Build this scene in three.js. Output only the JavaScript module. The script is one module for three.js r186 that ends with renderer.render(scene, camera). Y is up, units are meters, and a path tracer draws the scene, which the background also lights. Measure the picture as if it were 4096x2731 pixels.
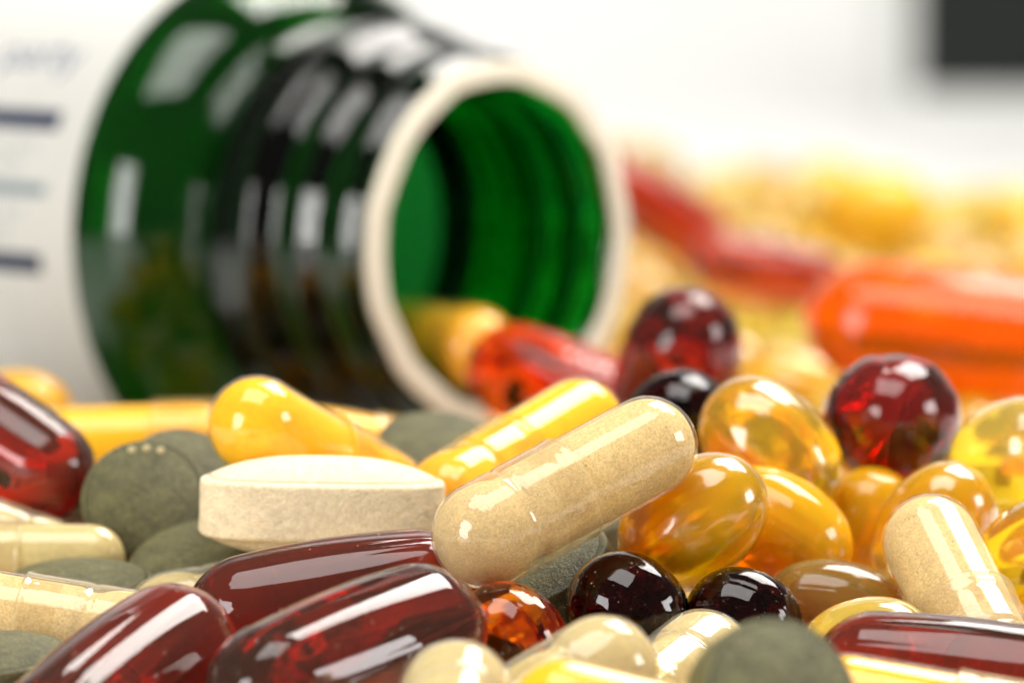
import * as THREE from 'three';
import { mergeGeometries } from 'three/addons/utils/BufferGeometryUtils.js';
import { RectAreaLightUniformsLib } from 'three/addons/lights/RectAreaLightUniformsLib.js';
import { ImprovedNoise } from 'three/addons/math/ImprovedNoise.js';

// ------------------------------------------------------------------ camera, light, exposure
const MM = 0.001;                                   // sizes below are written in millimetres
const scene = new THREE.Scene();
const camera = new THREE.PerspectiveCamera(7.58, 1024 / 682, 0.01, 20);
const PITCH = THREE.MathUtils.degToRad(5.5);
camera.position.set(0, 66.0 * MM, 358.3 * MM);
camera.rotation.set(-PITCH, 0, 0);
camera.focus = 0.358;
camera.userData.fStop = 26.5;
scene.add(camera);
const renderer = new THREE.WebGLRenderer({ antialias: true });
renderer.setSize(1024, 682);
renderer.toneMapping = THREE.LinearToneMapping;
renderer.toneMappingExposure = 1.22;
renderer.shadowMap.enabled = true;
scene.background = new THREE.Color().setRGB(0.1, 0.095, 0.09);   // the dim room around the set
RectAreaLightUniformsLib.init();

const V = (x, y, z) => new THREE.Vector3(x * MM, y * MM, z * MM);
const lin = (r, g, b) => new THREE.Color().setRGB(r, g, b);
function tag(o, label, category, group, kind) {
  if (label) o.userData.label = label;
  if (category) o.userData.category = category;
  if (group) o.userData.group = group;
  if (kind) o.userData.kind = kind;
  return o;
}
const taken = {};
function numbered(name) {
  const n = taken[name] = (taken[name] ?? -1) + 1;
  return n ? `${name}_${String(n).padStart(3, '0')}` : name;
}
function mesh(name, geometry, material, parent) {
  const m = new THREE.Mesh(geometry, material);
  m.name = name; m.castShadow = m.receiveShadow = true;
  if (parent) parent.add(m);
  return m;
}

const housingMat = new THREE.MeshStandardMaterial({ color: lin(0.03, 0.03, 0.03), roughness: 0.7 });
function softbox(label, at, target, w, h, radiance, tint) {
  const g = new THREE.Group(); g.name = numbered('softbox_lamp');
  tag(g, label, 'studio lamp');
  g.position.copy(at); scene.add(g); g.lookAt(target);
  const depth = Math.min(w, h) * 0.5;
  const s = new THREE.CylinderGeometry(0.5, 0.18, depth * MM, 4, 1, true);
  s.rotateY(Math.PI / 4); s.rotateX(Math.PI / 2); s.scale(w * 1.42 * MM, h * 1.42 * MM, 1); s.translate(0, 0, -depth * MM / 2 - 0.002);
  mesh('housing', s, housingMat, g);
  const glow = new THREE.MeshStandardMaterial({ color: lin(0.8, 0.8, 0.8), emissive: tint.clone(), emissiveIntensity: 0.8 });
  mesh('lamp_diffuser', new THREE.PlaneGeometry(w * MM, h * MM), glow, g);
  const l = new THREE.RectAreaLight(tint, radiance, w * MM, h * MM);
  l.position.z = 0.004; l.rotation.y = Math.PI; g.add(l);
  return g;
}
const AIM = V(0, 12, -20);
softbox('wide white softbox lamp hanging over the front of the pile', V(-50, 520, 90), AIM, 380, 300, 3.6, lin(1, 0.98, 0.95));
softbox('bright square softbox lamp high behind the right side of the pile', V(190, 470, -260), AIM, 290, 290, 11.5, lin(1, 0.965, 0.9));
softbox('white softbox lamp before the left end of the pile', V(-310, 135, 310), V(0, 18, 0), 170, 240, 8, lin(1, 0.98, 0.96));
softbox('small white softbox lamp at the right end of the pile', V(430, 160, 70), V(0, 18, -30), 150, 130, 9, lin(1, 0.98, 0.97));
softbox('wide white softbox lamp lighting the white backdrop', V(80, 620, -720), V(80, 100, -1130), 560, 300, 4.7, lin(1, 0.99, 0.97));

// ------------------------------------------------------------------ seeded noise and textures
function rand(seed) {
  let a = seed >>> 0;
  return () => { a = (a + 0x6D2B79F5) | 0; let t = Math.imul(a ^ (a >>> 15), 1 | a); t = (t + Math.imul(t ^ (t >>> 7), 61 | t)) ^ t; return ((t ^ (t >>> 14)) >>> 0) / 4294967296; };
}
const perlin = new ImprovedNoise();
function periodic(n, seed) {                        // value noise that tiles, n cells a side
  const r = rand(seed), g = Float32Array.from({ length: n * n }, () => r());
  const sm = t => t * t * (3 - 2 * t);
  return (u, v) => {
    const x = u * n, y = v * n, i = Math.floor(x), j = Math.floor(y), fx = sm(x - i), fy = sm(y - j);
    const at = (a, b) => g[((b % n) + n) % n * n + ((a % n) + n) % n];
    return (at(i, j) * (1 - fx) + at(i + 1, j) * fx) * (1 - fy) + (at(i, j + 1) * (1 - fx) + at(i + 1, j + 1) * fx) * fy;
  };
}
function grain(size, base, seed, { coarse = 0.1, mid = 0.1, fine = 0.1, specks = [] }) {
  // base colour (linear) with three scales of mottling and small specks of other matter
  const px = new Float32Array(size * size * 3), n1 = periodic(9, seed), n2 = periodic(48, seed + 1), n3 = periodic(190, seed + 2), n4 = periodic(size / 2, seed + 3);
  const hgt = new Float32Array(size * size);
  for (let y = 0; y < size; y++) for (let x = 0; x < size; x++) {
    const u = x / size, v = y / size, f = (n4(u, v) - 0.5) * fine + (n3(u, v) - 0.5) * fine;
    const k = 1 + (n1(u, v) - 0.5) * 2 * coarse + (n2(u, v) - 0.5) * 2 * mid + f * 2;
    hgt[y * size + x] = 0.5 + (n4(u, v) - 0.5) * 0.5 + (n3(u, v) - 0.5) * 0.6 + (n2(u, v) - 0.5) * 0.3;
    for (let c = 0; c < 3; c++) px[(y * size + x) * 3 + c] = base[c] * k;
  }
  const r = rand(seed + 9);
  for (const [count, color, r0, r1, strength] of specks)
    for (let k = 0; k < count; k++) {
      const cx = r() * size, cy = r() * size, rad = r0 + (r1 - r0) * r() * r(), s = strength * (0.5 + 0.5 * r()), el = 0.6 + 0.8 * r();
      for (let dy = -Math.ceil(rad * 1.5); dy <= rad * 1.5; dy++) for (let dx = -Math.ceil(rad * 1.5); dx <= rad * 1.5; dx++) {
        const d = Math.hypot(dx * el, dy / el) / rad; if (d > 1) continue;
        const i = ((Math.floor(cy + dy) + size) % size) * size + (Math.floor(cx + dx) + size) % size, w = s * Math.min(1, (1 - d) * 2);
        for (let c = 0; c < 3; c++) px[i * 3 + c] += (color[c] - px[i * 3 + c]) * w;
      }
    }
  const enc = c => { c = Math.min(1, Math.max(0, c)); return Math.round(255 * (c <= 0.0031308 ? 12.92 * c : 1.055 * c ** (1 / 2.4) - 0.055)); };
  const data = new Uint8Array(size * size * 4), hd = new Uint8Array(size * size * 4);
  for (let i = 0; i < size * size; i++) {
    for (let c = 0; c < 3; c++) { data[i * 4 + c] = enc(px[i * 3 + c]); hd[i * 4 + c] = Math.max(0, Math.min(255, hgt[i] * 255)); }
    data[i * 4 + 3] = hd[i * 4 + 3] = 255;
  }
  const make = (d, srgb) => { const t = new THREE.DataTexture(d, size, size); t.wrapS = t.wrapT = THREE.RepeatWrapping; t.magFilter = t.minFilter = THREE.LinearFilter; if (srgb) t.colorSpace = THREE.SRGBColorSpace; t.needsUpdate = true; return t; };
  return { map: make(data, true), bump: make(hd, false) };
}
const beigeTex = grain(1024, [0.73, 0.55, 0.31], 11, { coarse: 0.06, mid: 0.06, fine: 0.16, specks: [[3200, [0.26, 0.16, 0.07], 1, 3.2, 0.7], [3000, [0.9, 0.76, 0.48], 1, 3.2, 0.6], [700, [0.6, 0.3, 0.07], 1.4, 4.2, 0.65], [260, [0.07, 0.05, 0.04], 1.6, 4.4, 0.85]] });
const paleTex = grain(512, [0.62, 0.52, 0.29], 51, { coarse: 0.06, mid: 0.05, fine: 0.08, specks: [[500, [0.4, 0.28, 0.12], 0.6, 1.6, 0.5], [600, [0.85, 0.78, 0.55], 0.8, 2, 0.5]] });
const yellowTex = grain(512, [0.93, 0.52, 0.015], 21, { coarse: 0.06, mid: 0.05, fine: 0.06, specks: [[300, [0.9, 0.6, 0.08], 1, 3, 0.5]] });
const greenTex = grain(1024, [0.105, 0.098, 0.036], 31, { coarse: 0.2, mid: 0.2, fine: 0.3, specks: [[2400, [0.32, 0.28, 0.09], 2, 7, 0.6], [2400, [0.04, 0.038, 0.02], 2, 8, 0.6], [300, [0.36, 0.2, 0.05], 2, 6, 0.55]] });
const creamTex = grain(1024, [0.82, 0.68, 0.44], 41, { coarse: 0.05, mid: 0.08, fine: 0.12, specks: [[700, [0.66, 0.42, 0.2], 2.5, 9, 0.5], [320, [0.42, 0.25, 0.18], 2, 6, 0.6], [1500, [0.9, 0.84, 0.68], 3, 10, 0.45]] });

// ------------------------------------------------------------------ surfaces
// a closed or open sheet P(u, v) with u round the axis; normals by differences, so that the seam stays smooth
function sheet(nu, nv, P, uvOf) {
  const pos = [], nor = [], uv = [], idx = [], e = 1e-4, a = [], b = [];
  const du = new THREE.Vector3(), dv = new THREE.Vector3(), p0 = new THREE.Vector3(), p1 = new THREE.Vector3();
  for (let j = 0; j <= nv; j++) for (let i = 0; i <= nu; i++) {
    const u = i / nu, v = j / nv, p = P(u, v); pos.push(p[0] * MM, p[1] * MM, p[2] * MM);
    const vc = Math.min(1 - 2e-3, Math.max(2e-3, v));
    p0.fromArray(P(u - e, vc)); p1.fromArray(P(u + e, vc)); du.subVectors(p1, p0);
    p0.fromArray(P(u, vc - e)); p1.fromArray(P(u, vc + e)); dv.subVectors(p1, p0);
    du.cross(dv).normalize().negate(); nor.push(du.x, du.y, du.z);
    const w = uvOf ? uvOf(u, v, p) : [u, v]; uv.push(w[0], w[1]);
  }
  for (let j = 0; j < nv; j++) for (let i = 0; i < nu; i++) {
    const k = j * (nu + 1) + i; idx.push(k, k + nu + 1, k + 1, k + 1, k + nu + 1, k + nu + 2);
  }
  const g = new THREE.BufferGeometry();
  g.setAttribute('position', new THREE.Float32BufferAttribute(pos, 3));
  g.setAttribute('normal', new THREE.Float32BufferAttribute(nor, 3));
  g.setAttribute('uv', new THREE.Float32BufferAttribute(uv, 2));
  g.setIndex(idx);
  return g;
}
// a turned profile given as [radius, height] points, evenly spread along its length
function turned(points, nu, nv, uvOf, swell) {
  const L = [0]; for (let i = 1; i < points.length; i++) L.push(L[i - 1] + Math.hypot(points[i][0] - points[i - 1][0], points[i][1] - points[i - 1][1]));
  const at = v => {
    const s = Math.min(1, Math.max(0, v)) * L[L.length - 1]; let i = 1; while (i < L.length - 1 && L[i] < s) i++;
    const f = (s - L[i - 1]) / (L[i] - L[i - 1] || 1); return [points[i - 1][0] + (points[i][0] - points[i - 1][0]) * f, points[i - 1][1] + (points[i][1] - points[i - 1][1]) * f];
  };
  return sheet(nu, nv, (u, v) => { const [r, y] = at(v), q = u * 2 * Math.PI, k = r + (swell ? swell(q, y, r) : 0); return [k * Math.cos(q), y, k * Math.sin(q)]; }, uvOf);
}
const arc = (cx, cy, r, a0, a1, n) => Array.from({ length: n + 1 }, (_, i) => { const a = a0 + (a1 - a0) * i / n; return [Math.max(0, cx + r * Math.cos(a)), cy + r * Math.sin(a)]; });
const H = Math.PI / 2;

// ------------------------------------------------------------------ the two-piece capsules
const lockRing = (y, at) => -0.1 * Math.exp(-(((y - at) / 0.32) ** 2));
function capsuleShapes(nu, nv) {
  // along +y the cap (radius 3.82), along -y the body (radius 3.67); the body slides up inside the cap
  const capR = 3.82, bodyR = 3.6;
  const cap = [[3.64, -0.28], [3.74, -0.42], [capR + 0.05, -0.38], [capR + 0.06, -0.2], [capR, 0.1], [capR, 7.03], ...arc(0, 7.03, capR, 0, H, 14)];
  const body = [...arc(0, -7.19, bodyR, -H, 0, 14), [bodyR, 2.4]];
  const pr = 3.36;
  const fill = [...arc(0, -7.19, pr, -H, 0, 12), [pr, 3.0], [3.36, 3.6], [3.12, 4.0], [3.12, 4.9], [3.4, 5.4], [3.58, 6.2], ...arc(0, 7.03, 3.6, 0, H, 12)];
  const wob = (q, y) => 0.035 * perlin.noise(Math.cos(q) * 1.4, Math.sin(q) * 1.4, y * 0.5 + 3) + 0.02 * perlin.noise(Math.cos(q) * 4, Math.sin(q) * 4, y * 1.3);
  return {
    cap: turned(cap, nu, nv, (u, v) => [u, v], (q, y, r) => r > 3 ? lockRing(y, 4.6) + lockRing(y, 0.9) * 0.35 + 0.012 * Math.sin(q * 2 + 1) : 0),
    body: turned(body, nu, nv, (u, v) => [u, v], (q, y, r) => r > 3 ? 0.012 * Math.sin(q * 2) : 0),
    fill: turned(fill, nu, nv, (u, v) => [u, v * 1.15], (q, y, r) => r > 0.8 ? wob(q, y) : 0),
  };
}
const capFine = capsuleShapes(64, 72), capCoarse = capsuleShapes(28, 30);
const clearShell = new THREE.MeshPhysicalMaterial({ color: lin(0.97, 0.94, 0.83), transmission: 1, thickness: 0, roughness: 0.07, ior: 1.5 });
const capShell = new THREE.MeshPhysicalMaterial({ color: lin(0.93, 0.88, 0.7), transmission: 0.86, thickness: 0, roughness: 0.09, ior: 1.5 });
const amberCap = new THREE.MeshPhysicalMaterial({ color: lin(1, 0.86, 0.3), transmission: 0.9, thickness: 0, roughness: 0.08, ior: 1.5 });
const amberShell = new THREE.MeshPhysicalMaterial({ color: lin(0.99, 0.95, 0.75), transmission: 1, thickness: 0, roughness: 0.07, ior: 1.5 });
const beigePowder = new THREE.MeshPhysicalMaterial({ map: beigeTex.map, bumpMap: beigeTex.bump, bumpScale: 0.00003, roughness: 0.9 });
const palePowder = new THREE.MeshPhysicalMaterial({ map: paleTex.map, bumpMap: paleTex.bump, bumpScale: 0.00004, roughness: 0.85 });
const yellowPowder = new THREE.MeshPhysicalMaterial({ map: yellowTex.map, bumpMap: yellowTex.bump, bumpScale: 0.00003, roughness: 0.8 });
function capsule(mat, fine) {
  const g = new THREE.Group(), s = fine ? capFine : capCoarse, shell = mat === 'yellow' ? amberShell : clearShell;
  mesh('cap_shell', s.cap, mat === 'yellow' ? amberCap : capShell, g); mesh('body_shell', s.body, shell, g);
  mesh('powder_fill', s.fill, { yellow: yellowPowder, pale: palePowder, beige: beigePowder }[mat], g);
  return g;
}

// ------------------------------------------------------------------ the softgels
function gelShape(h, r, n, seed, nu, nv, dents) {
  const P = (u, v) => {
    const t = (v - 0.5) * Math.PI, s = Math.sin(t), q = u * 2 * Math.PI;
    let c = Math.abs(Math.cos(t)), y = h * Math.sign(s) * Math.abs(s) ** (2 / n), k = r * c ** (2 / n);
    if (n > 2.3) {                                  // oblong: a barrel with round ends
      const half = h - r, a = Math.abs(v - 0.5) * 2, f = 0.42, e = a < f ? 0 : (a - f) / (1 - f) * H;
      y = Math.sign(v - 0.5) * (a < f ? half * a / f : half + r * Math.sin(e)); c = Math.cos(e);
      k = r * c * (1.05 - 0.17 * (y / h) ** 2);
    }
    const w = Math.cos(q), z = Math.sin(q);
    k *= 1 + dents * c * (0.7 * perlin.noise(w * 1.1 + seed, z * 1.1, y * 0.06 + seed * 2) + 0.55 * perlin.noise(w * 2.6, z * 2.6 + seed, y * 0.05) + 0.22 * perlin.noise(w * 7, z * 7 + seed, y * 0.04)) + 0.006 * c * Math.exp(-((w * w) / 0.0030)) - 0.0035 * Math.exp(-(((Math.abs(w) - 0.13) / 0.06) ** 2));
    return [k * w, y, k * z];
  };
  return sheet(nu, nv, P);
}
const GEL = {
  oblong: [11.4, 4.5, 2.5, 0.055], oval: [5.9, 4.3, 2.15, 0.035], round: [4.5, 4.1, 2.1, 0.03],
};
const gelCache = {};
function gelGeometry(kind, variant, fine) {
  const key = kind + variant + fine, [h, r, n, d] = GEL[kind];
  return gelCache[key] ??= gelShape(h, r, n, variant * 3.7 + 0.5, fine ? 88 : 36, fine ? 64 : 26, d);
}
const gel = (ac, ad, o = {}) => new THREE.MeshPhysicalMaterial({ color: lin(1, 1, 1), transmission: 1, thickness: 0.005, ior: 1.44, roughness: 0.03, attenuationColor: lin(...ac), attenuationDistance: ad * MM, ...o });
const GELMAT = {
  red: gel([0.6, 0.06, 0.016], 6.2, { transmission: 0.96, color: lin(0.78, 0.4, 0.27) }),
  redlight: gel([0.66, 0.08, 0.015], 8, { transmission: 0.98, color: lin(0.85, 0.5, 0.38) }),
  black: gel([0.24, 0.04, 0.014], 2.6),
  redamber: gel([0.9, 0.32, 0.015], 5.5),
  orange: gel([0.9, 0.2, 0.01], 7, { color: lin(1, 0.62, 0.4) }),
  orangebig: gel([0.98, 0.36, 0.004], 13, { transmission: 0.7, color: lin(0.98, 0.24, 0.004) }),
  amber: gel([0.98, 0.7, 0.014], 10, { transmission: 0.66, color: lin(0.98, 0.63, 0.01), roughness: 0.2, clearcoat: 1, clearcoatRoughness: 0.02 }),
  brown: gel([0.66, 0.38, 0.05], 6, { transmission: 0.75, color: lin(0.6, 0.38, 0.08), roughness: 0.08 }),
  honey: gel([0.98, 0.75, 0.03], 9, { transmission: 0.8, color: lin(0.98, 0.74, 0.06), roughness: 0.15, clearcoat: 1, clearcoatRoughness: 0.02 }),
  clear: gel([0.98, 0.84, 0.14], 9, { transmission: 0.9, color: lin(1, 0.93, 0.6) }),
  clearlong: gel([0.99, 0.87, 0.25], 10, { transmission: 0.65, color: lin(1, 0.86, 0.3) }),
  lemon: gel([0.99, 0.72, 0.04], 7, { transmission: 0.3, color: lin(1, 0.6, 0.03), roughness: 0.08 }),
  straw: gel([0.99, 0.82, 0.1], 9, { transmission: 0.75, color: lin(1, 0.84, 0.18), roughness: 0.2, clearcoat: 1, clearcoatRoughness: 0.02 }),
  yolk: gel([0.97, 0.55, 0.02], 5, { transmission: 0.4, color: lin(0.96, 0.55, 0.015), roughness: 0.08 }),
};

// ------------------------------------------------------------------ the pressed tablets
function pressed(ox, oz, dome, band, seed, nu, chip) {
  // two domes and a side band, with small rounded edges; outline half-axes ox and oz
  const b = band / 2, e = ox === oz ? 0.22 : 0.34, S = 20;
  const out = q => { const c = Math.cos(q), s = Math.sin(q), n = ox === oz ? 2 : 2.7; return 1 / (Math.abs(c / ox) ** n + Math.abs(s / oz) ** n) ** (1 / n); };
  const rough = (x, y, z) => chip * (0.6 * perlin.noise(x * 0.9 + seed, y * 0.9, z * 0.9) + 0.5 * perlin.noise(x * 2.6, y * 2.6 + seed, z * 2.6));
  const prof = v => {                               // v 0..1 from the centre of the top to the middle of the band: [share of outline, inset, height]
    if (v < 0.62) { const t = v / 0.62; return [t, -e * t, b + e * 0.5 + dome * (1 - t ** (ox === oz ? 2 : 2.8))]; }
    if (v < 0.8) { const t = (v - 0.62) / 0.18 * H; return [1, -e + e * Math.sin(t), b - e * 0.5 + e * Math.cos(t)]; }
    const t = (v - 0.8) / 0.2; return [1, 0, (b - e * 0.5) * (1 - t)];
  };
  const P = (u, v) => {
    const q = u * 2 * Math.PI, top = v > 0.5, [f, inset, y0] = prof(top ? 2 - v * 2 : v * 2), R = out(q) * f + inset, y = top ? y0 : -y0;
    const x = R * Math.cos(q), z = R * Math.sin(q), d = rough(x, y, z), n = Math.hypot(x, y, z) || 1;
    return [x + d * x / n, y + d * y / n, z + d * z / n];
  };
  const flat = (u, v, p) => { const w = Math.abs(v - 0.5); return w > 0.2 ? [p[0] / S + 0.5, p[2] / S + 0.5 + (v > 0.5 ? 0.37 : 0)] : [u * 2 * Math.PI * Math.min(ox, oz) * 1.2 / S, p[1] / S]; };
  return sheet(nu, 96, P, flat);
}
const tabletShapes = [pressed(5.25, 5.25, 0.95, 2.9, 1, 72, 0.05), pressed(5.25, 5.25, 0.9, 2.9, 9, 72, 0.06)];
const tabletMat = new THREE.MeshPhysicalMaterial({ map: greenTex.map, bumpMap: greenTex.bump, bumpScale: 0.00012, roughness: 0.48, specularIntensity: 0.85 });
const capletShape = pressed(8.9, 4.4, 1.6, 3.8, 5, 120, 0.05);
const capletMat = new THREE.MeshPhysicalMaterial({ map: creamTex.map, bumpMap: creamTex.bump, bumpScale: 0.00004, roughness: 0.78 });

// ------------------------------------------------------------------ the setting: one white sheet that rises behind the pile
{
  const prof = [[900, 0], [-900, 0], ...Array.from({ length: 12 }, (_, i) => { const a = (i + 1) / 12 * H; return [-900 - 260 * Math.sin(a), 260 - 260 * Math.cos(a)]; }), [-1160, 1000]];
  const s = new THREE.Shape(); prof.forEach(([z, y], i) => i ? s.lineTo(-z * MM, y * MM) : s.moveTo(-z * MM, y * MM));
  for (const [z, y] of prof.slice().reverse()) s.lineTo(-(z < -1159 ? z - 6 : z) * MM, (y - (z > -1150 ? 6 : 0)) * MM);
  const g = new THREE.ExtrudeGeometry(s, { depth: 2.4, bevelEnabled: false });
  g.rotateY(H); g.translate(-1.2, 0, 0);
  const sweep = mesh('white_tabletop', g, new THREE.MeshStandardMaterial({ color: lin(0.86, 0.855, 0.83), roughness: 0.55 }));
  tag(sweep, 'white tabletop sheet curving up into the backdrop', 'tabletop', null, 'structure'); scene.add(sweep);
}

// ------------------------------------------------------------------ the bottle
const bottle = new THREE.Group(); bottle.name = 'glass_bottle';
tag(bottle, 'dark green glass bottle with white label lying on its side', 'bottle');
{
  const BODY = 25.5, gauss = (x, w) => Math.exp(-((x / w) ** 2));
  // heights run from 0 at the mouth to -112 at the base
  const ring = t => 0.8 * gauss(t - 2.9, 1.3) + 0.9 * gauss(t - 7.8, 1.6) + 1.2 * gauss(t - 13.4, 1.6) + 1.2 * gauss(t - 17.6, 1.7) + 0.7 * gauss(t - 15.5, 1.5);
  const neck = t => 16.7 + 1.0 * THREE.MathUtils.smoothstep(t, 1, 10) + 0.9 * THREE.MathUtils.smoothstep(t, 10.5, 13) + ring(t);
  const shoulder = (r0, r1, t0, t1, n) => Array.from({ length: n }, (_, i) => { const a = (i + 1) / n * H; return [r0 + (r1 - r0) * Math.sin(a), -t0 - (t1 - t0) * (1 - Math.cos(a)) ** 0.9]; });
  const outer = [[15.4, 0], [16.0, -0.05], [16.5, -0.4], [16.6, -1.0], ...Array.from({ length: 70 }, (_, i) => { const t = 1.4 + i * 0.28; return [neck(t), -t]; }),
    ...shoulder(18.9, BODY, 21.6, 30.2, 22), [BODY, -31], [BODY, -104], ...arc(BODY - 5, -107, 5, 0, -H, 8), [6, -111], [0, -110.6]].reverse();
  const inner = [[0, -108.4], [BODY - 9, -108.2], [BODY - 3.5, -106.6], [BODY - 2.2, -103], ...shoulder(14.2, BODY - 2.2, 23.4, 31.4, 16).reverse(), ...Array.from({ length: 30 }, (_, i) => { const t = 22.4 - i * 0.7; return [14.1 + 0.4 * ring(t), -t]; }), [14.4, -0.7], [14.6, -0.2], [15.4, 0]].reverse();
  const o = turned(outer, 128, 260);
  const i = turned(inner, 128, 120);
  const glass = new THREE.MeshPhysicalMaterial({ color: lin(1, 1, 1), transmission: 1, thickness: 0.0024, ior: 1.5, roughness: 0.06, attenuationColor: lin(0.012, 0.34, 0.045), attenuationDistance: 2.7 * MM });
  mesh('glass_body', mergeGeometries([o, i]), glass, bottle);
  // the torn paper seal left glued on the rim
  const wav = (q, y, r) => 0.16 * Math.sin(q * 9 + 1) * Math.sin(q * 4) + 0.12 * perlin.noise(Math.cos(q) * 6, Math.sin(q) * 6, 2);
  const seal = turned([[14.75, 0.1], [16.5, 0.05], [16.62, -0.4], [16.8, -0.35], [16.85, 0.3], [16.55, 0.6], [15.1, 0.62], [14.8, 0.45], [14.75, 0.1]], 160, 40, null, wav);
  mesh('paper_seal', seal, new THREE.MeshStandardMaterial({ color: lin(0.78, 0.73, 0.6), roughness: 0.85 }), bottle);
  // label
  const cv = document.createElement('canvas'); cv.width = 2048; cv.height = 800;      // 184 mm round by 72 mm along
  const c = cv.getContext('2d');
  c.fillStyle = '#e6e5df'; c.fillRect(0, 0, 2048, 800);
  const X = deg => (1 - (135 + deg) / 360) * 2048;                 // place round the label, degrees up from the side facing out
  c.strokeStyle = 'rgba(150,160,160,0.25)'; c.lineWidth = 3; c.strokeRect(X(46), 105, X(-34) - X(46), 640);
  for (const [deg, y0, w, col] of [[25, 48, 24, '#08204a'], [10, 46, 14, '#7d929c'], [-5.5, 50, 23, '#0a2348']]) { c.strokeStyle = col; c.lineWidth = w; c.beginPath(); c.moveTo(X(deg), y0); c.lineTo(X(deg), 740); c.stroke(); }
  c.fillStyle = '#6f83a0'; c.font = '44px sans-serif'; c.textAlign = 'right';
  const write = (text, deg, y, size, col) => { c.save(); c.translate(X(deg), y); c.rotate(-Math.PI / 2); c.font = size + 'px sans-serif'; c.fillStyle = col; c.textAlign = 'right'; c.fillText(text, 0, 0); c.restore(); };
  write('party', 37, 60, 54, '#3f5480');
  for (const [deg, y] of [[18, 70], [14, 90], [4, 76], [0, 100]]) write('mg  100 %', deg, y, 16, '#a9b4bd');
  const tx = new THREE.CanvasTexture(cv); tx.colorSpace = THREE.SRGBColorSpace; tx.magFilter = THREE.LinearFilter;
  const lab = turned([[BODY + 0.12, -103], [BODY + 0.12, -30.4], [BODY + 0.03, -30.35]], 96, 12, (u, v) => [1 - u, v]);
  mesh('paper_label', lab, new THREE.MeshPhysicalMaterial({ map: tx, roughness: 0.9, transmission: 0.3, thickness: 0 }), bottle);
  scene.add(bottle);
  bottle.position.copy(V(-1.1, 29.7, -112.0));
  const dir = new THREE.Vector3(0.7071, 0.0000, 0.7071).normalize();
  bottle.quaternion.setFromUnitVectors(new THREE.Vector3(0, 1, 0), dir);
}

// ------------------------------------------------------------------ the carton far behind
{
  const g = new THREE.Group(); g.name = 'carton_box'; tag(g, 'white carton box with dark printed panel standing behind the pills', 'box');
  const bx = (w, h, d, x, y, z) => new THREE.BoxGeometry(w * MM, h * MM, d * MM).translate(x * MM, y * MM, z * MM);
  mesh('carton', bx(150, 180, 50, 75, 90, 0), new THREE.MeshStandardMaterial({ color: lin(0.8, 0.81, 0.79), roughness: 0.5 }), g);
  mesh('printed_panel', bx(138, 166, 0.4, 74, 90.5, 25.2), new THREE.MeshPhysicalMaterial({ color: lin(0.012, 0.015, 0.013), roughness: 0.6, specularIntensity: 0.5 }), g);
  g.position.copy(V(90, 0.2, -885)); scene.add(g);
}

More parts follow.
